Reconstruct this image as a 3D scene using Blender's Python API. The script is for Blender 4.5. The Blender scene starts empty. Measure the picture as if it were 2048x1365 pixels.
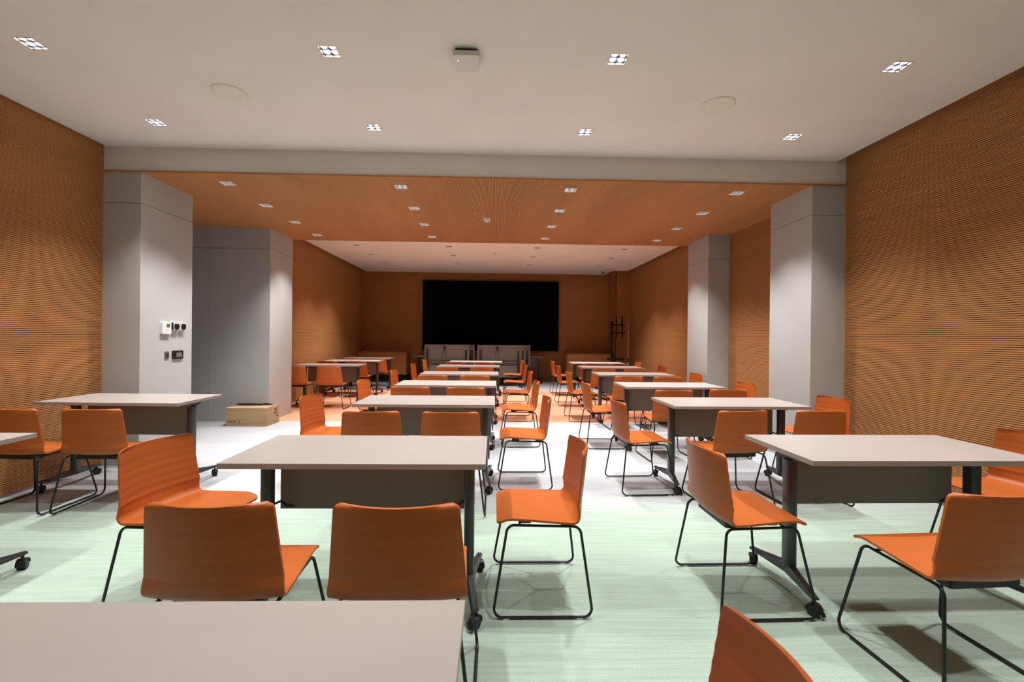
import bpy, bmesh, math, random
from mathutils import Vector, Matrix
random.seed(7)
S = bpy.context.scene
COL = S.collection
PI = math.pi

# ------------------------------------------------------------------ camera
F, PX, PY = 900.0, 1013.0, 676.0
VP = (989.0, 673.5); ROLL = 0.0105; EYE = 1.345
Yc = Vector(((VP[0]-PX)/F, -(VP[1]-PY)/F, -1.0)).normalized()      # room +Y seen in camera axes
up = Vector((math.sin(ROLL), math.cos(ROLL), 0.0))
Zc = (up - Yc*up.dot(Yc)).normalized()
Xc = Yc.cross(Zc)
cam = bpy.data.cameras.new('camera')
co = bpy.data.objects.new('camera', cam); COL.objects.link(co)
R = Matrix((Xc, Yc, Zc))                                            # rows: room axes in camera coords = camera axes in room (columns)
co.matrix_world = Matrix.Translation((0, 0, EYE)) @ R.to_4x4()
cam.sensor_width = 36.0; cam.lens = F/2048*36.0
cam.shift_x = (1024-PX)/2048.0
cam.shift_y = -(682.5-PY)/2048.0
cam.clip_start = 0.05; cam.clip_end = 100
cam.dof.use_dof = True; cam.dof.focus_distance = 3.0; cam.dof.aperture_fstop = 4.5
S.camera = co

# ------------------------------------------------------------------ world, exposure
w = bpy.data.worlds.new('world'); S.world = w; w.use_nodes = True
w.node_tree.nodes['Background'].inputs[0].default_value = (0.02, 0.02, 0.022, 1)
w.node_tree.nodes['Background'].inputs[1].default_value = 0.2
S.view_settings.view_transform = 'Standard'; S.view_settings.look = 'None'
S.view_settings.exposure = 0.0; S.view_settings.gamma = 1.0
S.view_settings.use_curve_mapping = False
SPOT_COL = (1.0, 0.99, 0.975)
POW_FRONT, POW_MID, POW_BACK = 158.0, 156.0, 250.0
ROW_F = [1, 1, .80, .62, 0, 0]
S.cycles.diffuse_bounces = 2
SPOT_ANGLE, SPOT_BLEND = math.radians(90), 0.9

# ------------------------------------------------------------------ materials
def nm(name, base, rough=0.5, metal=0.0, spec=0.5):
    m = bpy.data.materials.new(name); m.use_nodes = True
    b = m.node_tree.nodes['Principled BSDF']
    b.inputs['Base Color'].default_value = (*base, 1); b.inputs['Roughness'].default_value = rough
    b.inputs['Metallic'].default_value = metal; b.inputs['Specular IOR Level'].default_value = spec
    return m
def N(m, t, **k):
    n = m.node_tree.nodes.new(t)
    for a, v in k.items(): setattr(n, a, v)
    return n
def L(m, a, b): m.node_tree.links.new(a, b)
def noisy(name, base, amt=0.08, scale=(1, 1, 1), rough=0.5, bump=0.0, bscale=200, metal=0.0, spec=0.5, detail=4, coord='Object'):
    """base colour with a soft procedural variation, optional fine relief"""
    m = nm(name, base, rough, metal, spec); b = m.node_tree.nodes['Principled BSDF']
    tc = N(m, 'ShaderNodeTexCoord'); mp = N(m, 'ShaderNodeMapping'); mp.inputs['Scale'].default_value = scale
    L(m, tc.outputs[coord], mp.inputs[0])
    no = N(m, 'ShaderNodeTexNoise'); no.inputs['Scale'].default_value = 1; no.inputs['Detail'].default_value = detail
    L(m, mp.outputs[0], no.inputs['Vector'])
    mr = N(m, 'ShaderNodeMapRange'); mr.inputs[1].default_value = .3; mr.inputs[2].default_value = .7
    mr.inputs[3].default_value = 1-amt; mr.inputs[4].default_value = 1+amt
    L(m, no.outputs[0], mr.inputs[0])
    vm = N(m, 'ShaderNodeVectorMath', operation='SCALE'); vm.inputs[0].default_value = base
    L(m, mr.outputs[0], vm.inputs['Scale']); L(m, vm.outputs[0], b.inputs['Base Color'])
    if bump:
        n2 = N(m, 'ShaderNodeTexNoise'); n2.inputs['Scale'].default_value = bscale
        L(m, tc.outputs[coord], n2.inputs['Vector'])
        bp = N(m, 'ShaderNodeBump'); bp.inputs['Strength'].default_value = bump; bp.inputs['Distance'].default_value = .002
        L(m, n2.outputs[0], bp.inputs['Height']); L(m, bp.outputs[0], b.inputs['Normal'])
    return m

def wood_mat(name, base):
    m = nm(name, base, 0.5, 0, 0.35); b = m.node_tree.nodes['Principled BSDF']
    tc = N(m, 'ShaderNodeTexCoord')
    def ns(scale, lo, hi, detail=3):
        mp = N(m, 'ShaderNodeMapping'); mp.inputs['Scale'].default_value = scale
        L(m, tc.outputs['Object'], mp.inputs[0])
        n = N(m, 'ShaderNodeTexNoise'); n.inputs['Scale'].default_value = 1; n.inputs['Detail'].default_value = detail
        L(m, mp.outputs[0], n.inputs['Vector'])
        r = N(m, 'ShaderNodeMapRange'); r.inputs[1].default_value = .3; r.inputs[2].default_value = .7
        r.inputs[3].default_value = lo; r.inputs[4].default_value = hi
        L(m, n.outputs[0], r.inputs[0]); return r.outputs[0]
    a = ns((1.1, 62, 62), .91, 1.08); c = ns((.35, 2.6, 2.6), .92, 1.08, 1); g = ns((9, 500, 500), .94, 1.06)
    m1 = N(m, 'ShaderNodeMath', operation='MULTIPLY'); L(m, a, m1.inputs[0]); L(m, c, m1.inputs[1])
    m2 = N(m, 'ShaderNodeMath', operation='MULTIPLY'); L(m, m1.outputs[0], m2.inputs[0]); L(m, g, m2.inputs[1])
    vm = N(m, 'ShaderNodeVectorMath', operation='SCALE'); vm.inputs[0].default_value = base
    L(m, m2.outputs[0], vm.inputs['Scale']); L(m, vm.outputs[0], b.inputs['Base Color'])
    return m

def carpet_mat():
    m = nm('carpet_weave', (.4, .5, .4), 0.95, 0, 0.1); b = m.node_tree.nodes['Principled BSDF']
    tc = N(m, 'ShaderNodeTexCoord'); sp = N(m, 'ShaderNodeSeparateXYZ'); L(m, tc.outputs['Object'], sp.inputs[0])
    def noise(scale, detail=3):
        mp = N(m, 'ShaderNodeMapping'); mp.inputs['Scale'].default_value = scale
        L(m, tc.outputs['Object'], mp.inputs[0])
        n = N(m, 'ShaderNodeTexNoise'); n.inputs['Scale'].default_value = 1; n.inputs['Detail'].default_value = detail
        L(m, mp.outputs[0], n.inputs['Vector']); return n.outputs[0]
    def math_(op, a, c, d=None):
        n = N(m, 'ShaderNodeMath', operation=op)
        for i, v in enumerate((a, c, d)):
            if v is None: continue
            if isinstance(v, (int, float)): n.inputs[i].default_value = v
            else: L(m, v, n.inputs[i])
        return n.outputs[0]
    def rng(v, a, c, lo, hi):
        r = N(m, 'ShaderNodeMapRange'); r.inputs[1].default_value = a; r.inputs[2].default_value = c
        r.inputs[3].default_value = lo; r.inputs[4].default_value = hi; L(m, v, r.inputs[0]); return r.outputs[0]
    streak = noise((2.2, 55, 1), 4)
    wob = math_('MULTIPLY', math_('SUBTRACT', streak, .5), .9)
    yy = math_('ADD', sp.outputs[1], wob)
    def mix(f, a, c):
        n = N(m, 'ShaderNodeMix', data_type='RGBA'); L(m, f, n.inputs[0])
        for i, v in ((6, a), (7, c)):
            if isinstance(v, tuple): n.inputs[i].default_value = (*v, 1)
            else: L(m, v, n.inputs[i])
        return n.outputs[2]
    wob2 = math_('ADD', sp.outputs[1], math_('MULTIPLY', wob, .12))
    c = mix(rng(yy, 3.30, 3.80, 0, 1), CARPET_GREEN, CARPET_GREY)
    c = mix(rng(wob2, 7.03, 7.07, 0, 1), c, CARPET_ORANGE)
    c = mix(rng(wob2, 11.2, 11.26, 0, 1), c, CARPET_GREY)
    # herringbone weave
    zig = math_('ABSOLUTE', math_('SUBTRACT', math_('FRACT', math_('MULTIPLY', sp.outputs[0], 22), 0), .5), 0)
    ph = math_('ADD', math_('MULTIPLY', sp.outputs[1], 70), math_('MULTIPLY', zig, 2.2))
    tw = math_('SINE', math_('MULTIPLY', ph, 6.2832), 0)
    fine = noise((260, 260, 1), 2)
    k = math_('ADD', rng(streak, .25, .75, .86, 1.12), math_('MULTIPLY', tw, .035))
    k = math_('MULTIPLY', k, rng(fine, .2, .8, .82, 1.18))
    k = math_('MULTIPLY', k, rng(noise((.6, 1.6, 1), 2), .3, .7, .96, 1.04))
    vm = N(m, 'ShaderNodeVectorMath', operation='SCALE'); L(m, c, vm.inputs[0]); L(m, k, vm.inputs['Scale'])
    L(m, vm.outputs[0], b.inputs['Base Color'])
    bp = N(m, 'ShaderNodeBump'); bp.inputs['Strength'].default_value = .5; bp.inputs['Distance'].default_value = .003
    L(m, math_('ADD', fine, math_('MULTIPLY', tw, .3)), bp.inputs['Height']); L(m, bp.outputs[0], b.inputs['Normal'])
    return m
CARPET_GREEN = (.395, .495, .415); CARPET_GREY = (.48, .49, .505); CARPET_ORANGE = (.82, .37, .22)

def emis(name, c, s):
    m = nm(name, (0, 0, 0), .5); b = m.node_tree.nodes['Principled BSDF']
    b.inputs['Emission Color'].default_value = (*c, 1); b.inputs['Emission Strength'].default_value = s
    return m

M = {}
M['carpet'] = carpet_mat()
M['wood'] = wood_mat('oak_slat_veneer', (.55, .245, .088))
M['groove'] = nm('slat_groove_backing', (.035, .014, .006), .9)
M['paint'] = noisy('ceiling_paint', (.92, .87, .82), .02, (2, 2, 2), .9, .05, 300)
M['ceil_orange'] = noisy('header_paint', (.92, .86, .80), .02, (2, 2, 2), .9)
M['grey'] = noisy('column_panel_paint', (.52, .52, .51), .03, (1.5, 1.5, 1.5), .55, .08, 250)
M['dark_void'] = nm('void_black', (.03, .025, .02), .9)
M['shell'] = noisy('orange_stained_plywood', (.49, .116, .020), .07, (3, 3, 60), .42, 0, metal=0, spec=.4)
M['black_metal'] = noisy('black_powder_coat', (.006, .006, .006), .1, (40, 40, 40), .45, .1, 600)
M['plastic'] = noisy('black_plastic', (.009, .009, .0095), .1, (20, 20, 20), .45)
M['glide'] = nm('clear_glide_plastic', (.6, .6, .58), .2)
M['laminate'] = noisy('taupe_laminate', (.45, .395, .365), .025, (3, 14, 3), .33, .04, 500)
M['laminate_edge'] = noisy('taupe_edge_band', (.36, .30, .265), .03, (8, 8, 8), .4)
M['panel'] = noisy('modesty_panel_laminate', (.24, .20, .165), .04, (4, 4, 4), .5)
M['shaded_underside'] = noisy('shaded_tabletop_underside', (.17, .14, .122), .04, (4, 4, 4), .55)  # greyer underside laminate; shade of the unlit far end is put into it
M['grey_metal'] = noisy('dark_grey_paint', (.036, .037, .040), .08, (30, 30, 30), .32, .05, 500, spec=.6)
M['pole'] = noisy('brushed_steel', (.45, .43, .41), .05, (5, 5, 60), .35, 0, metal=.8)
M['white_plastic'] = noisy('white_plastic', (.78, .78, .76), .02, (9, 9, 9), .4)
M['cream_grille'] = noisy('speaker_grille_cream', (.90, .85, .75), .04, (300, 300, 1), .8)
M['chrome'] = nm('reflector_chrome', (.85, .86, .9), .18, 1.0)
M['lens'] = emis('lamp_lens_glow', (.93, .95, 1.0), 12)
M['lens_soft'] = emis('recessed_lens_glow', (.93, .95, 1.0), 6)
M['reflector'] = nm('matte_reflector', (.42, .42, .44), .35, .6)
M['dark_reflector'] = nm('dark_reflector', (.05, .05, .055), .5)
M['led'] = emis('status_led_glow', (.6, .8, 1.0), 8)
M['lcd'] = noisy('green_lcd', (.10, .20, .07), .1, (90, 90, 90), .3)
M['screen'] = nm('led_screen_black', (.001, .001, .001), .8, 0, .05)
M['bezel'] = nm('screen_bezel', (.002, .002, .002), .8, 0, .1)
M['card'] = noisy('corrugated_cardboard', (.50, .325, .17), .10, (4, 4, 30), .85, .15, 120)
M['card_tape'] = noisy('paper_tape', (.56, .40, .24), .05, (10, 10, 10), .5)
M['ink'] = nm('black_print', (.025, .018, .014), .8)
M['metal_skirt'] = nm('brushed_skirting', (.35, .33, .31), .3, .8)
M['touch_glass'] = nm('touch_panel_glass', (.02, .015, .015), .12)
M['touch_lcd'] = noisy('touch_panel_display', (.20, .18, .18), .2, (60, 60, 60), .3)
M['concrete'] = nm('slab_grey', (.09, .085, .08), .9)

# ------------------------------------------------------------------ mesh builder
class MB:
    def __init__(s): s.v = []; s.f = []; s.m = []
    def quad(s, a, b, c, d, mi=0):
        n = len(s.v); s.v += [a, b, c, d]; s.f.append((n, n+1, n+2, n+3)); s.m.append(mi)
    def box(s, x0, x1, y0, y1, z0, z1, mi=0, T=None):
        P = [(x, y, z) for z in (z0, z1) for y in (y0, y1) for x in (x0, x1)]
        if T is not None: P = [tuple(T @ Vector(p)) for p in P]
        n = len(s.v); s.v += P
        for q in ((0, 2, 3, 1), (4, 5, 7, 6), (0, 1, 5, 4), (2, 6, 7, 3), (0, 4, 6, 2), (1, 3, 7, 5)):
            s.f.append(tuple(n+i for i in q)); s.m.append(mi)
    def prism(s, outline, h0, h1, axis='z', mi=0, T=None):
        """outline of 2D points extruded along an axis"""
        def p3(a, b, h):
            return {'z': (a, b, h), 'x': (h, a, b), 'y': (a, h, b)}[axis]
        n = len(s.v); k = len(outline)
        P = [p3(a, b, h0) for a, b in outline] + [p3(a, b, h1) for a, b in outline]
        if T is not None: P = [tuple(T @ Vector(p)) for p in P]
        s.v += P
        s.f.append(tuple(n+i for i in reversed(range(k)))); s.m.append(mi)
        s.f.append(tuple(n+k+i for i in range(k))); s.m.append(mi)
        for i in range(k):
            j = (i+1) % k; s.f.append((n+i, n+j, n+k+j, n+k+i)); s.m.append(mi)
    def tube(s, path, r, seg=8, closed=False, mi=0):
        P = [Vector(p) for p in path]; n = len(P)
        prev = None; rings = []
        for i, p in enumerate(P):
            if closed: t = (P[(i+1) % n]-P[i-1]).normalized()
            else: t = (P[min(i+1, n-1)]-P[max(i-1, 0)]).normalized()
            if prev is None:
                a = Vector((0, 0, 1)) if abs(t.z) < .9 else Vector((1, 0, 0))
                u = t.cross(a).normalized()
            else: u = (prev - t*prev.dot(t)).normalized()
            prev = u; v = t.cross(u)
            rr = r[i] if isinstance(r, (list, tuple)) else r
            b = len(s.v)
            for k in range(seg):
                a = 2*PI*k/seg; s.v.append(tuple(p+u*(rr*math.cos(a))+v*(rr*math.sin(a))))
            rings.append(b)
        rng = range(n if closed else n-1)
        for i in rng:
            a, b = rings[i], rings[(i+1) % n]
            for k in range(seg):
                k2 = (k+1) % seg; s.f.append((a+k, a+k2, b+k2, b+k)); s.m.append(mi)
        if not closed:
            s.f.append(tuple(rings[0]+k for k in reversed(range(seg)))); s.m.append(mi)
            s.f.append(tuple(rings[-1]+k for k in range(seg))); s.m.append(mi)
    def lathe(s, prof, seg=24, c=(0, 0, 0), mi=0):
        """profile of (r, z) turned round the z axis through c"""
        b0 = len(s.v)
        for r, z in prof:
            for k in range(seg):
                a = 2*PI*k/seg; s.v.append((c[0]+r*math.cos(a), c[1]+r*math.sin(a), c[2]+z))
        for i in range(len(prof)-1):
            for k in range(seg):
                k2 = (k+1) % seg; a = b0+i*seg; b = a+seg
                s.f.append((a+k, a+k2, b+k2, b+k)); s.m.append(mi)
        s.f.append(tuple(b0+k for k in reversed(range(seg)))); s.m.append(mi)
        e = b0+(len(prof)-1)*seg; s.f.append(tuple(e+k for k in range(seg))); s.m.append(mi)
    def mesh(s, name, mats, smooth=False, fix=True, angle=40):
        me = bpy.data.meshes.new(name); me.from_pydata(s.v, [], s.f)
        for m in (mats if isinstance(mats, (list, tuple)) else [mats]): me.materials.append(m)
        me.polygons.foreach_set('material_index', s.m)
        if fix:
            bm = bmesh.new(); bm.from_mesh(me); bmesh.ops.recalc_face_normals(bm, faces=bm.faces)
            if smooth:
                for f in bm.faces: f.smooth = True
                for e in bm.edges:
                    if len(e.link_faces) == 2 and e.calc_face_angle(0) > math.radians(angle): e.smooth = False
            bm.to_mesh(me); bm.free()
        me.update(); return me
    def build(s, name, mats, parent=None, smooth=False, **k):
        o = bpy.data.objects.new(name, s.mesh(name, mats, smooth, **k)); COL.objects.link(o)
        if parent: o.parent = parent
        return o

def rounded(w, d, r, n=4, cx=0, cy=0):
    pts = []
    for (sx, sy, a0) in ((1, 1, 0), (-1, 1, PI/2), (-1, -1, PI), (1, -1, 1.5*PI)):
        for i in range(n+1):
            a = a0+PI/2*i/n; pts.append((cx+sx*(w/2-r)+r*math.cos(a), cy+sy*(d/2-r)+r*math.sin(a)))
    return pts
def fillet(P, r, closed=True, n=5):
    P = [Vector(p) for p in P]; out = []; k = len(P)
    for i, p in enumerate(P):
        if not closed and i in (0, k-1): out.append(p); continue
        a = (P[i-1]-p); b = (P[(i+1) % k]-p); la, lb = a.length, b.length; a.normalize(); b.normalize()
        th = a.angle(b)/2; d = min(r/math.tan(th), la*.45, lb*.45); rr = d*math.tan(th)
        c = p+(a+b).normalized()*(rr/math.sin(th))
        s0 = p+a*d-c; s1 = p+b*d-c
        for j in range(n+1):
            out.append(c+(s0.lerp(s1, j/n)).normalized()*rr)
    return out

def tag(o, label=None, cat=None, group=None, kind=None):
    if label: o['label'] = label
    if cat: o['category'] = cat
    if group: o['group'] = group
    if kind: o['kind'] = kind
    return o
def empty(name, loc=(0, 0, 0), rz=0):
    o = bpy.data.objects.new(name, None); COL.objects.link(o); o.location = loc; o.rotation_euler = (0, 0, rz)
    o.empty_display_size = .1; return o
def copy_tree(o, parent=None):
    c = o.copy(); COL.objects.link(c)
    if parent: c.parent = parent
    for ch in list(o.children): copy_tree(ch, c)
    return c
def struct(o, label=None): return tag(o, label, None, None, 'structure')

# ------------------------------------------------------------------ room dimensions
XL, XR = -3.95, 3.68            # front zone walls
XRM = 3.65                      # slatted wall between the right columns
XLB, XRB = -3.95, 3.90          # back zone walls
YB = 13.70; YH = 4.64; YS = 7.79; Y0 = -3.0
HF, HS, HB = 3.22, 2.965, 3.25  # ceilings: front, slatted, back
TOPZ = 3.60
LX = [-3.03, -1.11, .81, 2.73]
ROWS_F = [4.09, 3.01, 1.93, .85, -.35, -1.6]
ROWS_S = [4.93, 5.75, 6.57, 7.38]; LXS = [-2.89, -1.035, .818, 2.67]
ROWS_B = [9.60, 10.68, 11.9]; LXB = [-2.93, -.99, .90, 2.77]
HOLE = .058

# floor
b = MB(); b.box(-5.6, 4.2, Y0-.2, YB+.3, -.1, 0)
struct(b.build('floor', M['carpet']), 'woven carpet in green, pale grey and orange zones')
# slab closing the room above the ceilings
b = MB(); b.box(-5.7, 4.3, Y0-.2, YB+.3, TOPZ, TOPZ+.1); struct(b.build('trim_1', M['concrete']), 'dark slab above the hung ceilings')

PITCH, GR, GD = .016, .0045, .010
def slat_wall(name, p0, p1, z0, z1, label, trims=(0, 0), thick=.06):
    """wall of horizontal slats, facing the side that is to the right when walking p0 -> p1 (local -Y)"""
    p0 = Vector((*p0, 0)); p1 = Vector((*p1, 0)); d = p1-p0; Ln = d.length; rz = math.atan2(d.y, d.x)
    b = MB(); b.box(0, Ln, GD, GD+thick, z0, z1)
    o = b.build(name, M['groove']); o.location = p0; o.rotation_euler = (0, 0, rz); struct(o, label)
    s = MB(); x0 = .014 if trims[0] else 0; x1 = Ln-(.014 if trims[1] else 0)
    z = z0+.012; e = .0008
    while z+PITCH-GR < z1:
        zt = z+PITCH-GR
        s.quad((x0, 0, z), (x1, 0, z), (x1, 0, zt), (x0, 0, zt))
        s.quad((x0, GD, zt), (x0, 0, zt), (x1, 0, zt), (x1, GD, zt))
        s.quad((x0, GD, z), (x1, GD, z), (x1, 0, z), (x0, 0, z))
        z += PITCH
    q = s.build('slat_cladding', M['wood'], o, fix=False); tag(q, kind='stuff')
    for i, t in enumerate(trims):
        if t:
            k = MB(); xa = 0 if i == 0 else Ln-.014; k.box(xa, xa+.014, -.003, GD, z0, z1)
            k.build('end_trim', M['wood'], o)
    return o
def skirting(name, p0, p1):
    p0 = Vector((*p0, 0)); p1 = Vector((*p1, 0)); d = p1-p0
    b = MB(); b.box(0, d.length, -.004, 0, 0.001, .018)
    o = b.build(name, M['metal_skirt']); o.location = p0; o.rotation_euler = (0, 0, math.atan2(d.y, d.x)); struct(o)

slat_wall('wall_left', (XL, Y0), (XL, YH), .0, TOPZ, 'left wall of horizontal oak slats beside the near desks', (0, 1))
slat_wall('wall_right', (XR, YH), (XR, Y0), .0, TOPZ, 'right wall of horizontal oak slats beside the near desks', (1, 0))
slat_wall('wall_right_middle', (XRM, 7.0), (XRM, 5.3), .0, HS+.02, 'strip of slatted wall between the two right columns')
slat_wall('wall_right_rear', (XRB, 12.87), (XRB, 7.4), .0, TOPZ, 'slatted right wall at the far end')
slat_wall('wall_left_rear', (XLB, 7.55), (XLB, YB), .0, TOPZ, 'slatted left wall at the far end')
slat_wall('wall_back', (XLB, YB), (3.51, YB), .0, TOPZ, 'slatted back wall behind the big black screen')
slat_wall('wall_pilaster_front', (3.5, 12.87), (XRB, 12.87), .0, TOPZ, 'slatted front of the corner pilaster')
slat_wall('wall_pilaster_side', (3.5, YB), (3.5, 12.882), .0, TOPZ, 'slatted side of the corner pilaster')
slat_wall('wall_front', (XR, Y0), (XL, Y0), .0, TOPZ, 'slatted wall behind the camera')
for i, (a, c) in enumerate((((XL, Y0), (XL, YH)), ((XR, YH), (XR, Y0)), ((XLB, 7.76), (XLB, YB)), ((XRB, 12.87), (XRB, 7.7)))):
    skirting('baseboard_'+('left', 'right', 'left_rear', 'right_rear')[i], a, c)

# columns: clad in painted panels, recessed joint between lower and upper panel
def column(name, x0, x1, y0, y1, label, zj=2.655, vj=None):
    o = None
    b = MB(); b.box(x0+.006, x1-.006, y0+.006, y1-.006, 0, HS+.03); o = b.build(name, M['dark_void']); struct(o, label)
    for (za, zb) in ((0, zj-.0025), (zj+.0025, HS+.02)):
        b = MB()
        if vj is None: b.box(x0, x1, y0, y1, za, zb)
        else: b.box(x0, vj-.002, y0, y1, za, zb); b.box(vj+.002, x1, y0, y1, za, zb)
        b.build('panel', M['grey'], o)
    return o
column('wall_column_left', XL, -3.58, YH, 5.42, 'grey clad column at left, carrying the wall controls')
column('wall_column_left_rear', -5.5, -3.45, 7.0, 7.76, 'grey clad wall end behind the cardboard box', vj=-4.36)
column('wall_column_right', 3.32, XR, YH, 5.35, 'large grey clad column at right', 2.655)
column('wall_column_right_rear', 3.32, 3.92, 6.93, 7.66, 'smaller grey clad column at right', 2.59)
b = MB(); b.box(-5.6, -5.5, 4.6, 7.76, 0, HS); struct(b.build('wall_alcove', M['grey']), 'side of the alcove at left')
b = MB(); b.box(-5.5, XL, 5.36, 5.42, 0, HS); struct(b.build('wall_alcove_near', M['grey']))
b = MB(); b.box(XR-.02, XR+.1, 5.33, 5.36, 0, HS); struct(b.build('wall_return_right', M['grey']))

# ceilings ---------------------------------------------------------
def plate(b, x0, x1, y0, y1, z, thick, holes, mi=0):
    xs = sorted({x0, x1, *[h[0]-HOLE for h in holes], *[h[0]+HOLE for h in holes]})
    ys = sorted({y0, y1, *[h[1]-HOLE for h in holes], *[h[1]+HOLE for h in holes]})
    for i in range(len(xs)-1):
        for j in range(len(ys)-1):
            cx, cy = (xs[i]+xs[i+1])/2, (ys[j]+ys[j+1])/2
            if any(abs(cx-h[0]) < HOLE and abs(cy-h[1]) < HOLE for h in holes): continue
            b.quad((xs[i], ys[j], z), (xs[i], ys[j+1], z), (xs[i+1], ys[j+1], z), (xs[i+1], ys[j], z), mi)
    b.quad((x0, y0, z+thick), (x1, y0, z+thick), (x1, y1, z+thick), (x0, y1, z+thick), mi)
    for (a, c) in (((x0, y0), (x1, y0)), ((x1, y0), (x1, y1)), ((x1, y1), (x0, y1)), ((x0, y1), (x0, y0))):
        b.quad((*a, z), (*c, z), (*c, z+thick), (*a, z+thick), mi)
HF_H = [(x, y) for x in LX for y in ROWS_F]; HS_H = [(x, y) for x in LXS for y in ROWS_S]; HB_H = [(x, y) for x in LXB for y in ROWS_B]
b = MB(); plate(b, -3.925, 3.575, Y0, YH, HF, .09, HF_H)
struct(b.build('ceiling_front', M['paint'], fix=False), 'white ceiling over the near desks')
b = MB(); plate(b, -3.85, 3.33, YS, 13.57, HB, .09, HB_H); plate(b, 3.33, 3.79, YS, 12.72, HB, .09, [])
struct(b.build('ceiling_back', M['paint'], fix=False), 'raised white ceiling at the far end')
b = MB(); b.box(XL, XR, YH, YH+.06, HS+.015, HF+.3); b.box(XL, XR+.3, YH+.06, YH+.12, HF+.1, TOPZ)
struct(b.build('wall_header', M['ceil_orange']), 'painted beam face where the ceiling drops')
# slatted ceiling, built with slats along local X then turned 90 degrees
o = None
b = MB()
def rot90(p): return p
hs = HS_H
bb = MB(); plate(bb, -5.5, 3.92, YH+.02, YS, HS+GD, .06, hs)
o = bb.build('ceiling_middle', M['groove'], fix=False); struct(o, 'lower slatted oak ceiling over the middle of the room')
s = MB(); x = -5.5
while x+PITCH-GR < 3.9:
    x1 = x+PITCH-GR; segs = [(YH, YS)]
    for (hx, hy) in hs:
        if x1 > hx-HOLE and x < hx+HOLE:
            ns = []
            for (a, c) in segs:
                if a < hy-HOLE and c > hy+HOLE: ns += [(a, hy-HOLE), (hy+HOLE, c)]
                else: ns.append((a, c))
            segs = ns
    for (a, c) in segs:       # local: X = room Y, Y = -room X
        s.quad((a, -x1, HS), (a, -x, HS), (c, -x, HS), (c, -x1, HS))
        s.quad((a, -x, HS), (a, -x, HS+GD), (c, -x, HS+GD), (c, -x, HS))
        s.quad((a, -x1, HS), (c, -x1, HS), (c, -x1, HS+GD), (a, -x1, HS+GD))
    x += PITCH
q = s.build('slat_cladding', M['wood'], o, fix=False); q.rotation_euler = (0, 0, PI/2); tag(q, kind='stuff')
b = MB(); b.box(-5.5, 3.92, YH-.012, YH, HS-.003, HS+.016); b.build('edge_trim', M['wood'], o)
b = MB(); b.box(-5.5, 3.92, YS-.012, YS+.01, HS-.003, HB+.1); b.build('edge_trim', M['wood'], o)
b = MB(); b.box(-5.6, XL-.09, YH-.05, YH, 0, HF); b.box(XL-.15, XL-.08, 7.5, YB+.1, 0, TOPZ); struct(b.build('trim_2', M['concrete']))

# ------------------------------------------------------------------ downlights
def make_downlight(frame_w, depth, lr, lens, inner):
    r = empty('downlight')
    b = MB(); q = HOLE; t = frame_w
    for (x0, x1, y0, y1) in ((-q-t, q+t, -q-t, -q+.004), (-q-t, q+t, q-.004, q+t), (-q-t, -q+.004, -q+.004, q-.004), (q-.004, q+t, -q+.004, q-.004)):
        b.box(x0, x1, y0, y1, -.003, .004)
    b.build('frame', M['white_plastic'] if t > .003 else M['chrome'], r)
    b = MB()      # housing open downwards
    for (x0, x1, y0, y1) in ((-q, q, -q, -q+.002), (-q, q, q-.002, q), (-q, -q+.002, -q, q), (q-.002, q, -q, q)):
        b.box(x0, x1, y0, y1, .004, .075)
    b.box(-q, q, -q, q, .075, .078)
    b.box(-.0015, .0015, -q, q, .006, .075); b.box(-q, q, -.0015, .0015, .006, .075)
    b.build('housing', inner, r)
    for sx in (-1, 1):
        for sy in (-1, 1):
            b = MB(); b.lathe([(lr, depth), (lr, depth+.008)], 14, (sx*.028, sy*.028, 0)); b.build('lamp', lens, r)
    return r
def place_light(proto, used, x, y, z, label, group, power):
    o = proto if not used else copy_tree(proto)
    o.location = (x, y, z); tag(o, label, 'downlight', group)
    if power:
        ld = bpy.data.lights.new('lamp_light', 'SPOT'); ld.energy = power; ld.color = SPOT_COL
        ld.spot_size = SPOT_ANGLE; ld.spot_blend = SPOT_BLEND; ld.shadow_soft_size = .04
        lo = bpy.data.objects.new('lamp_light', ld); COL.objects.link(lo); lo.location = (x, y, z-.012)
    return o
pf = make_downlight(.002, .012, .0215, M['lens'], M['dark_reflector']); ps = make_downlight(.007, .034, .017, M['lens_soft'], M['reflector'])
pb = make_downlight(.002, .05, .014, M['lens_soft'], M['reflector'])
colw = ['far left', 'inner left', 'inner right', 'far right']
rowf = ['row nearest the beam', 'second row before the beam', 'row just above the camera view', 'fourth row before the beam', 'row behind the camera', 'row by the rear wall']
used = False
for j, y in enumerate(ROWS_F):
    for i, x in enumerate(LX):
        place_light(pf, used, x, y, HF, 'lit square four-lamp downlight in near white ceiling, %s, %s' % (rowf[j], colw[i]), 'downlights in the near white ceiling', POW_FRONT*ROW_F[j]); used = True
rows = ['front row', 'second row', 'third row', 'last row']
used = False
for j, y in enumerate(ROWS_S):
    for i, x in enumerate(LXS):
        place_light(ps, used, x, y, HS, 'white-framed square downlight in slatted wood ceiling, %s, %s' % (rows[j], colw[i]), 'downlights in the slatted ceiling', POW_MID); used = True
ub = False
for j, y in enumerate(ROWS_B):
    for i, x in enumerate(LXB):
        o = place_light(pb, ub, x, y, HB, 'small square downlight in raised far ceiling, %s, %s' % (rows[j], colw[i]), 'downlights in the far ceiling', POW_BACK if j < 2 else 0); ub = True

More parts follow.
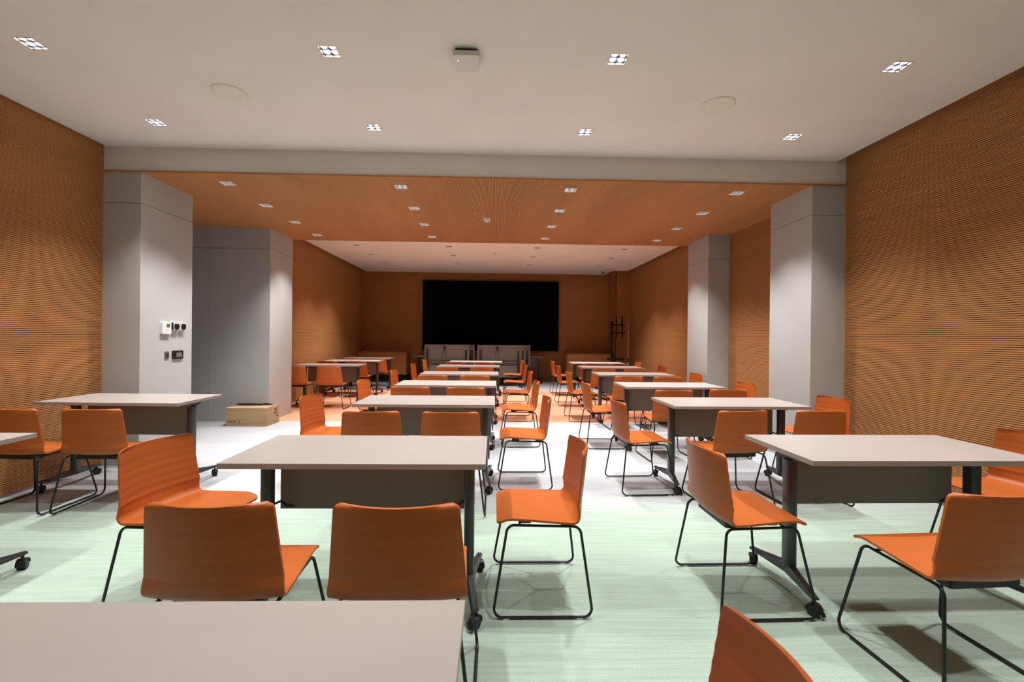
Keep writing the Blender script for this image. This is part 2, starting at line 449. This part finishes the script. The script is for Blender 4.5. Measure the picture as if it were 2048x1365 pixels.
# ceiling speakers
def make_speaker():
    r = empty('ceiling_speaker')
    b = MB(); b.lathe([(.128, 0), (.128, -.004), (.118, -.008), (.112, -.006)], 40); b.build('rim', M['cream_grille'], r, True)
    b = MB(); b.lathe([(.112, -.003), (.108, -.007), (.06, -.010), (.055, -.008), (.001, -.009)], 40); b.build('grille', M['cream_grille'], r, True)
    return r
sp = make_speaker()
for i, (x, y, z, lb) in enumerate(((-2.08, 3.56, HF, 'round cream speaker grille in near white ceiling, left'), (1.77, 3.56, HF, 'round cream speaker grille in near white ceiling, right'),
        (-1.98, 9.16, HB, 'round speaker in raised far ceiling, left of the nearer pair'), (1.87, 9.11, HB, 'round speaker in raised far ceiling, right of the nearer pair'),
        (-1.92, 11.74, HB, 'round speaker in raised far ceiling, left of the farther pair'), (1.90, 11.78, HB, 'round speaker in raised far ceiling, right of the farther pair'))):
    o = sp if i == 0 else copy_tree(sp); o.location = (x, y, z); tag(o, lb, 'speaker', 'ceiling speakers')
# wireless access point
r = empty('access_point', (-.205, 3.02, HF)); tag(r, 'white square wireless box under near ceiling with tiny lit LED', 'wireless box')
b = MB(); b.box(-.07, .07, -.075, .075, -.02, 0); b.build('mount', M['plastic'], r)
b = MB(); b.prism(rounded(.165, .185, .015), -.052, -.02); b.build('cover', M['white_plastic'], r, True)
b = MB(); b.lathe([(.003, -.0535), (.003, -.052)], 10, (-.055, -.03, 0)); b.build('status_light', M['led'], r)
# smoke detectors
def detector(x, y, z, lb):
    r = empty('smoke_detector', (x, y, z)); tag(r, lb, 'smoke detector', 'smoke detectors')
    b = MB(); b.lathe([(.055, 0), (.055, -.014), (.05, -.018), (.046, -.018)], 24); b.build('base', M['white_plastic'], r, True)
    b = MB(); b.lathe([(.040, -.018), (.040, -.032), (.030, -.042), (.002, -.044)], 24); b.build('sensor_head', M['white_plastic'], r, True)
detector(-.12, 6.2, HS, 'white round smoke detector on slatted wood ceiling')
detector(-.02, 10.3, HB, 'small round smoke detector on raised far ceiling')
r = empty('dome_camera', (3.10, 12.85, HB)); tag(r, 'small dark dome camera on far ceiling near back right corner', 'camera')
b = MB(); b.lathe([(.05, 0), (.05, -.03), (.046, -.032)], 20); b.build('base', M['white_plastic'], r, True)
b = MB(); b.lathe([(.042, -.03), (.038, -.05), (.025, -.066), (.002, -.072)], 20); b.build('dome', M['touch_glass'], r, True)

# ------------------------------------------------------------------ tables
TW, TD, TH = 1.20, .58, .765
def caster_parts(parent, x, y, z, rz, brake):
    T = Matrix.Translation((x, y, z)) @ Matrix.Rotation(rz, 4, 'Z')
    b = MB(); hood = []
    for i in range(9): a = math.radians(-15+i*25); hood.append((.031*math.cos(a), .03+.031*math.sin(a)))
    for i in reversed(range(9)): a = math.radians(-15+i*25); hood.append((.026*math.cos(a), .03+.026*math.sin(a)))
    b.prism(hood, -.022, .022, 'x', 0, T)
    b.box(-.004, .004, -.022, .022, .010, .055, 0, T)
    b.tube([T @ Vector((0, .004, .05)), T @ Vector((0, .004, .085))], .008, 8)
    if brake: b.prism([(-.024, .05), (-.042, .028), (-.048, .016), (-.040, .018), (-.030, .036)], -.012, .012, 'x', 0, T)
    c = b.build('caster', M['plastic'], parent, True)
    b = MB()
    for s in (-1, 1):
        pr = [(.027*math.cos(2*PI*k/18), .027+.027*math.sin(2*PI*k/18)) for k in range(18)]
        b.prism(pr, s*.012-.0065, s*.012+.0065, 'x', 0, T)
    b.build('wheel', M['plastic'], c, True)
def top_mesh(b, T=None):
    ch = .0015; w, d = TW/2, TD/2
    b.prism([(-w, -d), (w, -d), (w, d), (-w, d)], -.026, 0, 'z', 1, T)
def make_table(folded=False):
    r = empty('folded_table' if folded else 'training_table')
    if not folded:
        b = MB(); b.box(-TW/2, TW/2, -TD/2, TD/2, TH-.026, TH)
        me = b.mesh('tabletop', [M['laminate'], M['laminate_edge']])
        for p in me.polygons:
            if abs(p.normal.z) < .5: p.material_index = 1
        o = bpy.data.objects.new('tabletop', me); COL.objects.link(o); o.parent = r
        bv = o.modifiers.new('bevel', 'BEVEL'); bv.width = .0015; bv.segments = 2; bv.limit_method = 'ANGLE'
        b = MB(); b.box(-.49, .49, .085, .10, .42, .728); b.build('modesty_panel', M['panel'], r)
        b = MB(); b.prism([(-.07, -.02), (-.05, -.045), (.05, -.045), (.07, -.02)], TH-.040, TH-.026); b.build('latch', M['plastic'], r)
        b = MB(); b.box(-.52, .52, .035, .075, TH-.066, TH-.027); b.build('crossbeam', M['grey_metal'], r)
    else:
        b = MB(); b.box(-TW/2, TW/2, .06, .086, .53, .53+TD)
        me = b.mesh('tabletop', [M['shaded_underside'], M['laminate_edge']]); o = bpy.data.objects.new('tabletop', me); COL.objects.link(o); o.parent = r
        b = MB(); b.box(-.53, .49, .03, .045, .245, .56); b.build('modesty_panel', M['shaded_underside'], r)
        b = MB(); b.box(-.52, .52, -.02, .02, .665, .705); b.build('crossbeam', M['grey_metal'], r)
        b = MB(); b.prism(rounded(.062, .07, .008), .03, .06, 'y', 0, Matrix.Translation((-.06, 0, 1.035))); b.build('power_box', M['plastic'], r)
        for sx in (-1, 1):
            b = MB(); P = [Vector((-.06+sx*.012, .04, 1.0)), Vector((-.06+sx*.03, .035, .92)), Vector((-.06+sx*.062, .03, .80)), Vector((-.06+sx*.06, .03, .735))]
            b.tube(P, .004, 6); b.build('cable', M['plastic'], r)
            b = MB(); P = [Vector((sx*(.1+.4*t), -.01, .66-.09*math.sin(PI*t))) for t in [i/8 for i in range(9)]]
            b.tube(P, .004, 6); b.build('cable', M['plastic'], r)
    for s in (-1, 1):
        x = s*(TW/2-.085)
        b = MB(); pr = rounded(.052, .075, .02, 4, x, 0)
        b.prism(pr, .105, TH-.07 if not folded else .70); b.build('column', M['plastic'] if folded else M['grey_metal'], r, True)
        b = MB()
        if not folded:
            b.prism([(-.15, TH-.036), (.15, TH-.036), (.036, TH-.075), (-.036, TH-.075)], x-.012, x+.012, 'x')
            b.box(x-.03, x+.03, -.13, .13, TH-.036, TH-.027)
            b.build('top_bracket', M['grey_metal'], r)
            b = MB(); b.tube(fillet([(x-s*.01, .035, .46), (x-s*.04, .06, .47), (x-s*.06, .075, .44), (x-s*.10, .09, .432)], .01, False), .006, 6)
            b.build('hinge_arm', M['plastic'], r, True)
        else:
            b.prism([(-.03, .68), (.03, .68), (.05, .80), (.05, .98), (.03, 1.02), (.01, .98), (-.03, .80)], x-.022, x+.022, 'x')
            b.build('top_bracket', M['plastic'], r)
        for t in (-1, 1):
            b = MB(); tip = (x+s*.045, t*.255)
            d = Vector((tip[0]-x, tip[1], 0)).normalized(); n = Vector((-d.y, d.x, 0))
            st = Vector((x, 0, 0)); e = Vector((*tip, 0))
            def sec(p, wd, z0, z1):
                return [tuple(p+n*wd+Vector((0, 0, z0))), tuple(p-n*wd+Vector((0, 0, z0))), tuple(p-n*wd*.7+Vector((0, 0, z1))), tuple(p+n*wd*.7+Vector((0, 0, z1)))]
            secs = [sec(st, .028, .085, .135), sec(st+d*.06, .024, .082, .125), sec(e-d*.03, .019, .082, .10), sec(e+d*.015, .016, .084, .096)]
            n0 = len(b.v)
            for q in secs: b.v += q
            for i in range(3):
                for k in range(4): b.f.append((n0+4*i+k, n0+4*i+(k+1) % 4, n0+4*i+4+(k+1) % 4, n0+4*i+4+k)); b.m.append(0)
            b.f.append((n0, n0+1, n0+2, n0+3)); b.f.append((n0+12, n0+13, n0+14, n0+15)); b.m += [0, 0]
            b.build('foot_arm', M['grey_metal'], r)
            caster_parts(r, tip[0], tip[1], 0, math.radians(25*s*t)+(0 if t < 0 else PI), t < 0)
    return r
def num(n): return ['nearest', 'second', 'third', 'fourth', 'fifth', 'sixth', 'farthest'][n]
tp = make_table(); used = False
GT = 'training desks set in three columns'
C_T = [(-.658, .70, 0), (-.635, 2.33, 0), (-.59, 4.10, 0), (-.572, 5.60, 0), (-.53, 7.15, 0), (-.49, 8.88, 0), (-.42, 10.42, 0)]
R_T = [(2.13, 2.41, .01), (2.15, 4.10, .01), (2.17, 5.58, .01), (2.24, 7.27, 0), (2.30, 8.88, 0), (2.36, 10.33, 0)]
L_T = [(-3.215, 2.36, 0), (-3.20, 4.09, -.03), (-3.18, 8.90, 0), (-3.2, 10.42, 0), (-3.22, 11.72, 0)]
Ln = ['taupe flip-top desk cut by the left edge, beside the slatted wall', 'taupe flip-top desk in front of the left column with the controls',
      'taupe flip-top desk on orange carpet by far left wall, nearest of three', 'taupe flip-top desk on orange carpet by far left wall, middle of three', 'taupe flip-top desk by far left wall, last and darkest of three']
for k, (x, y, a) in enumerate(C_T):
    o = tp if not used else copy_tree(tp); used = True; o.location = (x, y, 0); o.rotation_euler = (0, 0, a)
    tag(o, 'taupe desk in the lower left corner, its bare top nearest the camera' if k == 0 else 'taupe flip-top desk on casters in the centre column, %s from the camera' % num(k), 'table', GT)
rn = ['nearest', 'second', 'third', 'fourth', 'fifth', 'last']
for k, (x, y, a) in enumerate(R_T):
    o = copy_tree(tp); o.location = (x, y, 0); o.rotation_euler = (0, 0, a)
    tag(o, 'taupe flip-top desk on casters in the right column, %s from the camera' % rn[k], 'table', GT)
for k, (x, y, a) in enumerate(L_T):
    o = copy_tree(tp); o.location = (x, y, 0); o.rotation_euler = (0, 0, a); tag(o, Ln[k], 'table', GT)
for k, (x, y, lb) in enumerate(((-1.68, 13.15, 'taupe desk half hidden behind the left stack of folded desks'), (.80, 13.15, 'taupe desk half hidden behind the right stack of folded desks'))):
    o = copy_tree(tp); o.location = (x, y, 0); tag(o, lb, 'table', 'desks behind the folded stacks')
# folded tables below the screen
fp = make_table(True)
FT = [(-1.28, 12.1, 'folded flip-top desk below the screen, front of the left pair'), (-1.14, 12.32, 'folded flip-top desk below the screen, rear of the left pair'),
      (.14, 12.1, 'folded flip-top desk below the screen, front of the right three'), (.26, 12.28, 'folded flip-top desk below the screen, middle of the right three'),
      (.40, 12.46, 'folded flip-top desk below the screen, rear of the right three')]
for k, (x, y, lb) in enumerate(FT):
    o = fp if k == 0 else copy_tree(fp); o.location = (x, y, 0); tag(o, lb, 'table', 'folded desks below the screen')

# ------------------------------------------------------------------ chair
def make_chair():
    r = empty('sled_chair')
    # side profile of the sitting surface (y forward, z up), rounded
    P = [(.224, .435), (.15, .447), (.05, .443), (-.10, .434), (-.205, .436), (-.222, .56), (-.248, .782)]
    P3 = fillet([(0, a, c) for a, c in P], .075, False, 8)
    P3 = [Vector((p.y, p.z)) for p in P3]
    cum = [0]
    for i in range(1, len(P3)): cum.append(cum[-1]+(P3[i]-P3[i-1]).length)
    Lt = cum[-1]; n = 96; prof = []
    for i in range(n+1):
        s_ = Lt*i/n; j = 0
        while j < len(cum)-2 and cum[j+1] < s_: j += 1
        t = (s_-cum[j])/max(1e-9, cum[j+1]-cum[j]); prof.append((s_, P3[j].lerp(P3[j+1], min(1, t))))
    for _ in range(4):     # smooth the profile
        q = [p for _, p in prof]
        prof = [prof[0]]+[(prof[i][0], (q[i-1]+q[i]*2+q[i+1])/4) for i in range(1, n)]+[prof[n]]
    nor = []
    for i in range(n+1):
        t = (prof[min(n, i+1)][1]-prof[max(0, i-1)][1]).normalized(); nor.append(Vector((-t.y, t.x)) * -1)   # towards the sitter
    # param where the seat ends and the back begins
    ib = min(range(n+1), key=lambda i: abs(prof[i][1].x+.223)+ (0 if prof[i][1].y > .5 else 9)*0+abs(prof[i][1].y-.52))
    s_b = prof[ib][0]
    def halfw(s_):
        k = [(0, .212), (.10, .217), (s_b-.16, .232), (s_b-.06, .238), (Lt, .210)]
        for a, c in zip(k, k[1:]):
            if s_ <= c[0]+1e-9:
                t = (s_-a[0])/(c[0]-a[0]); return a[1]+(c[1]-a[1])*t
        return k[-1][1]
    m = 15
    us = [-1+2*j/(m-1) for j in range(m)]; us = [math.sin(u*PI/2)*.55+u*.45 for u in us]
    def pt(i, u, side):
        s_, p = prof[i]; hw = halfw(s_)
        rc = .026; d = s_
        if d < rc: hw -= rc-math.sqrt(max(0, rc*rc-(rc-d)**2))
        rc = .024; d = Lt-s_
        if d < rc: hw -= rc-math.sqrt(max(0, rc*rc-(rc-d)**2))
        nn = nor[i]
        back = min(1, max(0, (s_-(s_b-.16))/.16))
        bend = back*.048*u*u                 # back wraps forward at its sides
        saddle = (1-back)*.010*u*u*min(1, s_/.05)
        off = side*.0055
        q = p.copy()
        rib = 0
        if side > 0 and s_b-.13 < s_ < Lt-.05:
            fade = min(1, (s_-(s_b-.13))/.05, (Lt-.05-s_)/.03); rib = -.0016*fade*(0.5-0.5*math.cos(2*PI*(s_-s_b)/.040))**.6
        q = q+nn*(off+rib)
        y = q.x+bend; z = q.y+saddle
        # sides of the seat rise where they meet the back
        return Vector((u*hw, y, z))
    def sheet(i0, i1, name, end0, end1):
        V = []; Fc = []
        rows_ = list(range(i0, i1+1)); R_ = len(rows_)
        for side in (1, -1):
            for i in rows_:
                for u in us: V.append(pt(i, u, side))
        def idx(sd, a, j): return sd*R_*m+a*m+j
        for a in range(R_-1):
            for j in range(m-1):
                Fc.append((idx(0, a, j), idx(0, a+1, j), idx(0, a+1, j+1), idx(0, a, j+1)))
                Fc.append((idx(1, a, j), idx(1, a, j+1), idx(1, a+1, j+1), idx(1, a+1, j)))
        for a in range(R_-1):
            Fc.append((idx(0, a, 0), idx(1, a, 0), idx(1, a+1, 0), idx(0, a+1, 0)))
            Fc.append((idx(0, a, m-1), idx(0, a+1, m-1), idx(1, a+1, m-1), idx(1, a, m-1)))
        for j in range(m-1):
            if end0: Fc.append((idx(0, 0, j), idx(0, 0, j+1), idx(1, 0, j+1), idx(1, 0, j)))
            if end1: Fc.append((idx(0, R_-1, j), idx(1, R_-1, j), idx(1, R_-1, j+1), idx(0, R_-1, j+1)))
        me = bpy.data.meshes.new(name); me.from_pydata([tuple(v) for v in V], [], Fc); me.materials.append(M['shell'])
        bm = bmesh.new(); bm.from_mesh(me); bmesh.ops.recalc_face_normals(bm, faces=bm.faces)
        for f in bm.faces: f.smooth = True
        for e in bm.edges:
            if len(e.link_faces) == 2 and e.calc_face_angle(0) > math.radians(50): e.smooth = False
        bm.to_mesh(me); bm.free(); me.update()
        o = bpy.data.objects.new(name, me); COL.objects.link(o); o.parent = r
        return o
    sheet(0, ib, 'seat', True, False); sheet(ib, n, 'backrest', False, True)
    for s in (-1, 1):
        P = [(s*.200, .170, .424), (s*.205, -.185, .418), (s*.262, -.240, .0105), (s*.262, .240, .0105)]
        b = MB(); b.tube(fillet(P, .038, True, 6), .0066, 8, True); b.build('sled_leg', M['black_metal'], r, True)
        for t in (-1, 1):
            b = MB(); b.box(s*.262-.007, s*.262+.007, t*.175-.014, t*.175+.014, 0.0005, .008); b.build('glide', M['glide'], r)
    for y in (.11, -.12):
        b = MB(); b.tube([(-.20, y, .424), (.20, y, .422)], .0055, 8); b.build('cross_bar', M['black_metal'], r, True)
    b = MB()
    b.prism(rounded(.30, .06, .012, 3, 0, .08), .412, .432); b.prism(rounded(.30, .06, .012, 3, 0, -.13), .400, .427); b.box(-.12, .12, -.10, .05, .418, .430)
    b.build('seat_mount', M['plastic'], r)
    return r
cp = make_chair(); cused = False
OFF = -.248
def chair(topx, topy, face, label, group):
    """place by the middle of the back's top edge; face = direction the sitter looks, degrees from +X"""
    global cused
    a = math.radians(face); dx, dy = math.cos(a), math.sin(a)
    o = cp if not cused else copy_tree(cp); cused = True
    o.location = (topx-OFF*dx, topy-OFF*dy, 0); o.rotation_euler = (0, 0, a-PI/2)
    tag(o, label, 'chair', group); return o
def cn(n): return num(n)
# centre column: (left-end, right-end, front left, front right)
CC = {0: (None, (.528, .74, 174), None, None),
      1: ((-1.797, 2.404, -9), (.492, 2.395, 180), (-.945, 1.48, 90.5), (-.322, 1.47, 90)),
      2: ((-1.74, 4.21, -4), (.53, 4.17, 180), (-.91, 3.32, 91), (-.32, 3.31, 90)),
      3: ((-1.695, 5.72, -3), (.575, 5.70, 181), (-.92, 4.93, 90), (-.31, 4.90, 90)),
      4: ((-1.68, 7.38, 0), (.63, 7.36, 180), (-.88, 6.40, 90), (-.275, 6.40, 90)),
      5: ((-1.665, 9.05, 0), (.665, 9.0, 180), (-.86, 8.08, 90), (-.222, 8.08, 90)),
      6: ((-1.70, 10.75, 0), (.70, 10.7, 180), (-.837, 9.7, 90), (-.234, 9.7, 90))}
RC = {0: ((1.08, .70, 0), None, None, None),
      1: ((1.072, 2.36, 1), (3.37, 2.66, 184), (1.90, 1.585, 93), None),
      2: ((1.075, 4.04, 2), (3.37, 4.32, 182), (1.977, 3.457, 97), (2.625, 3.48, 94)),
      3: ((1.11, 5.63, 0), (3.29, 5.70, 181), (1.965, 4.80, 93), (2.613, 4.90, 91)),
      4: ((1.18, 7.35, 0), (3.285, 7.13, 180), (1.96, 6.45, 92), (2.535, 6.45, 90)),
      5: ((1.24, 8.98, 0), (3.40, 8.9, 180), (2.0, 8.1, 90), (2.577, 8.1, 90)),
      6: ((1.33, 10.55, 0), (3.44, 10.5, 180), (2.10, 9.54, 90), (2.665, 9.54, 90))}
W = ['at the left end, facing right', 'at the right end, facing left', 'back to camera, left of pair', 'back to camera, right of pair']
for k, v in CC.items():
    for i, q in enumerate(v):
        if q: chair(*q, 'orange sled chair %s, %s centre desk' % (W[i], cn(k)) if k else 'orange chair cut off at the bottom edge, facing left beside the nearest centre desk', 'orange chairs around the centre desks')
for k, v in RC.items():
    for i, q in enumerate(v):
        if not q: continue
        if k == 0: lb = 'orange chair whose brown back just enters the bottom right corner'
        elif k == 1 and i == 2: lb = 'orange chair back to camera before the nearest right desk, shadowed at right edge'
        else: lb = 'orange sled chair %s, %s right desk' % (W[i], rn[k-1])
        chair(*q, lb, 'orange chairs around the right desks')
chair(-2.955, 3.342, 91, 'orange chair, shadowed back to camera, right of pair at the left wall desk', 'orange chairs at the left desks')
chair(-3.55, 3.335, 88, 'orange chair, darkest back, cut by the left edge beside the slatted wall', 'orange chairs at the left desks')
for (x, y, lb) in ((-2.957, 8.1, 'right of pair, nearest far left desk'), (-3.59, 8.1, 'left of pair, nearest far left desk'), (-2.96, 9.7, 'right of pair, middle far left desk'),
                   (-3.57, 9.7, 'left of pair, middle far left desk'), (-2.84, 10.95, 'right of pair, last far left desk'), (-3.45, 10.95, 'left of pair, last far left desk')):
    chair(x, y, 90, 'orange chair back to camera, '+lb, 'orange chairs at the left desks')

# ------------------------------------------------------------------ big screen on the back wall
r = empty('wall_screen', (-.115, YB-.02, 1.0)); tag(r, 'very large black screen, switched off, on slatted back wall', 'screen')
SW, SH, SZ = 4.10, 2.10, .92
b = MB(); b.box(-SW/2, SW/2, -.10, .0, SZ-1.0, SZ-1.0+SH); b.build('housing', M['bezel'], r)
n = 0
for i in range(6):
    for j in range(4):
        b = MB(); x0 = -SW/2+.03+i*(SW-.06)/6; z0 = SZ-1+.03+j*(SH-.06)/4
        b.box(x0+.001, x0+(SW-.06)/6-.001, -.108, -.10, z0+.001, z0+(SH-.06)/4-.001); b.build('display_panel', M['screen'], r)

# low wooden cabinets at the foot of the back wall
def cabinet(name, x0, x1, y0, y1, z0, z1, lb, doors):
    r = empty(name, ((x0+x1)/2, (y0+y1)/2, 0)); tag(r, lb, 'cabinet', 'low cabinets at the back wall')
    X0, X1 = x0-r.location.x, x1-r.location.x; Yq0, Yq1 = y0-r.location.y, y1-r.location.y
    b = MB(); b.box(X0, X1, Yq0+.02, Yq1, z0, z1-.02); b.build('body', M['wood'], r)
    b = MB(); b.box(X0-.005, X1+.005, Yq0-.005, Yq1, z1-.02, z1); b.build('top', M['wood'], r)
    b = MB(); b.box(X0+.03, X1-.03, Yq0+.12, Yq1, 0, z0); b.build('plinth', M['dark_void'], r)
    wd = (X1-X0)/doors
    for k in range(doors):
        b = MB(); b.box(X0+k*wd+.002, X0+(k+1)*wd-.002, Yq0, Yq0+.019, z0+.003, z1-.024); b.build('door', M['wood'], r)
cabinet('low_cabinet', -3.92, -2.53, 13.0, 13.68, .22, .865, 'low oak cabinet against back wall, left of the screen', 2)
cabinet('low_cabinet', 2.11, 3.44, 13.0, 13.68, .22, .865, 'low oak cabinet against back wall, right of the screen', 2)

# mobile screen stand and light tripod in the far right corner
r = empty('screen_stand', (3.42, 12.45, 0)); tag(r, 'black mobile display stand without a screen in far right corner', 'stand')
b = MB(); b.box(-.17, -.11, 0, .05, .10, 1.80); b.build('post', M['black_metal'], r)
for z in (1.70, 1.48):
    b = MB(); b.box(-.20, .20, -.035, -.005, z-.022, z+.022); b.build('cross_rail', M['black_metal'], r)
for x in (-.045, .12):
    b = MB(); b.prism([(-.035, 1.30), (-.06, 1.34), (-.06, 1.90), (-.035, 1.95)], x-.018, x+.018, 'x'); b.build('screen_arm', M['black_metal'], r)
b = MB(); b.box(-.26, .16, -.16, .10, .72, .78); b.build('shelf', M['black_metal'], r)
for x in (-.25, .10):
    b = MB(); b.box(x, x+.05, -.30, .20, .05, .10); b.build('base_leg', M['black_metal'], r)
    for y in (-.27, .17):
        b = MB(); b.prism([(y+.028*math.cos(2*PI*k/14), .028+.028*math.sin(2*PI*k/14)) for k in range(14)], x+.01, x+.04, 'x'); b.build('caster', M['plastic'], r)
b = MB(); b.box(-.25, .15, -.02, .04, .06, .11); b.build('base_bar', M['black_metal'], r)
r = empty('tripod', (3.60, 12.02, 0)); tag(r, 'thin pale metal tripod standing beside the black display stand', 'tripod')
b = MB(); b.tube([(0, 0, .45), (0, 0, 1.30), (0, 0, 1.82)], [.016, .014, .012], 10); b.build('pole', M['pole'], r, True)
b = MB(); b.lathe([(.028, .70), (.028, .78), (.02, .80)], 12); b.build('hub', M['plastic'], r)
for k in range(3):
    a = math.radians(200+120*k)
    dx, dy = math.cos(a)*.14, math.sin(a)*.14
    b = MB(); b.tube([(0, 0, .76), (dx, dy, .012)], .011, 8); b.build('leg', M['pole'], r, True)

# ------------------------------------------------------------------ controls on the left column
XC = -3.58
def wall_item(name, y0, y1, z0, z1, lb, cat, group=None):
    r = empty(name, (XC, (y0+y1)/2, (z0+z1)/2)); tag(r, lb, cat, group); return r, (y1-y0)/2, (z1-z0)/2
r, hy, hz = wall_item('thermostat', 4.91, 5.045, 1.335, 1.468, 'white thermostat with small green display on the left column', 'thermostat')
b = MB(); b.prism(rounded(2*hy, 2*hz, .01), 0, .028, 'x'); b.build('case', M['white_plastic'], r)
b = MB(); b.box(.028, .0295, -.005, .045, .005, .045); b.build('display', M['lcd'], r)
for k in range(4):
    b = MB(); b.box(.028, .030, -.008+k*.014, .001+k*.014, -.022, -.017); b.build('button', M['white_plastic'], r)
for k, (y0, y1) in enumerate(((5.075, 5.165), (5.185, 5.275))):
    r, hy, hz = wall_item('rotary_switch', y0, y1, 1.378, 1.462, 'white wall switch with round black dial on left column, %s of two' % ('left', 'right')[k], 'switch', 'rotary switches on the column')
    b = MB(); b.box(0, .03, -hy, hy, -hz, hz); b.build('back_box', M['white_plastic'], r)
    b = MB(); pr = [(.036*math.cos(2*PI*i/24), .038*math.sin(2*PI*i/24)) for i in range(24)]; b.prism(pr, .03, .040, 'x'); b.build('dial', M['plastic'], r)
    b = MB(); pr = [(.036*math.cos(t), .001+.038*math.sin(t)) for t in [math.radians(50+80*i/8) for i in range(9)]]; b.prism(pr, .0405, .042, 'x'); b.build('white_segment', M['white_plastic'], r)  # white segment across the top of the black dial
    if k == 0:
        b = MB(); b.box(.001, .031, -hy-.008, -hy, -hz, hz); b.build('side_strip', M['plastic'], r)
r, hy, hz = wall_item('wall_socket', 4.978, 5.043, 1.065, 1.145, 'small dark grey socket on the left column, under the thermostat', 'socket')
b = MB(); b.prism(rounded(2*hy, 2*hz, .006), 0, .008, 'x'); b.build('plate', M['pole'], r)
b = MB(); b.box(.008, .012, -.02, .018, -.028, .022); b.build('insert', M['grey_metal'], r)
r, hy, hz = wall_item('touch_panel', 5.093, 5.258, 1.055, 1.148, 'black framed touch panel on the left column, beside the socket', 'control panel')
b = MB(); b.box(0, .014, -hy, hy, -hz, hz); b.build('frame', M['touch_glass'], r)
b = MB(); b.box(.014, .0155, -.03, .058, -.025, .025); b.build('display', M['touch_lcd'], r)

# ------------------------------------------------------------------ cardboard box
r = empty('cardboard_box', (-3.59, 6.81, 0)); r.rotation_euler = (0, 0, 0)
tag(r, 'brown cardboard box with upside-down print on floor before grey wall', 'box')
bw, bd, bh = .60, .36, .268
b = MB(); b.box(-bw/2, bw/2, -bd/2, bd/2, .001, bh-.004); b.build('carton', M['card'], r)
for s in (-1, 1):
    b = MB(); b.box(-bw/2, bw/2, 0.0015 if s > 0 else -bd/2, bd/2 if s > 0 else -.0015, bh-.004, bh); b.build('flap', M['card'], r)
b = MB(); b.box(-bw/2-.0005, bw/2+.0005, -.025, .025, bh, bh+.0006); b.box(bw/2, bw/2+.0006, -.025, .025, bh-.07, bh); b.build('tape', M['card_tape'], r)
b = MB(); b.box(-bw/2, bw/2, -bd/2-.0006, -bd/2, .092, .094); b.box(-bw/2, bw/2, -bd/2-.0006, -bd/2, .036, .038); b.build('fold_line', M['ink'], r)
b = MB()
for k in range(7): b.box(-bw/2+.02+k*.032, -bw/2+.044+k*.032, -bd/2-.0006, -bd/2, .235-k*.002, .239-k*.002)
b.build('small_print', M['ink'], r)
def text(body, size, mat, parent, loc, rot, name='lettering'):
    cu = bpy.data.curves.new(name, 'FONT'); cu.body = body; cu.size = size; cu.extrude = .0005; cu.offset = .0008
    tmp = bpy.data.objects.new('tmp', cu); COL.objects.link(tmp)
    dg = bpy.context.evaluated_depsgraph_get(); me = bpy.data.meshes.new_from_object(tmp.evaluated_get(dg))
    COL.objects.unlink(tmp); bpy.data.objects.remove(tmp)
    me.materials.clear(); me.materials.append(mat)
    o = bpy.data.objects.new(name, me); COL.objects.link(o); o.parent = parent; o.location = loc; o.rotation_euler = rot
    return o
text('BOSCH', .038, M['ink'], r, (-.150, -bd/2-.001, .083), (PI/2, PI, 0))
# round emblem: ring with an armature bar
b = MB()
for (ra, rb) in ((.019, .0165),):
    for k in range(24):
        a0, a1 = 2*PI*k/24, 2*PI*(k+1)/24
        b.prism([(ra*math.cos(a0), ra*math.sin(a0)), (ra*math.cos(a1), ra*math.sin(a1)), (rb*math.cos(a1), rb*math.sin(a1)), (rb*math.cos(a0), rb*math.sin(a0))], -.0006, 0, 'y')
for sx in (-1, 1): b.box(sx*.008-.0015, sx*.008+.0015, -.0006, 0, -.013, .013)
b.box(-.008, .008, -.0006, 0, -.002, .002)
o = b.build('emblem', M['ink'], r); o.location = (-.108, -bd/2, .069)
# side marks
b = MB()
for (y, z) in ((.03, .20), (.07, .20), (.03, .15), (.07, .15), (.1, .10)): b.box(bw/2, bw/2+.0006, y, y+.028, z, z+.03)
b.build('shipping_mark', M['ink'], r)
# folded stand lying on the carton
r = empty('folded_stand', (-3.58, 6.84, bh+.001)); tag(r, 'black rod-shaped bag lying on top of the cardboard box', 'bag')
b = MB(); b.tube([(-.29, .02, .012), (-.25, .02, .016), (-.1, .02, .017), (.02, .03, .016), (.1, .03, .016)], [.003, .014, .016, .015, .012], 10); b.build('bag_body', M['plastic'], r, True)
b = MB(); b.tube([(.06, .05, .014), (.12, .05, .017), (.2, .04, .017), (.27, .03, .008)], [.006, .014, .013, .003], 10); b.build('bag_end', M['black_metal'], r, True)
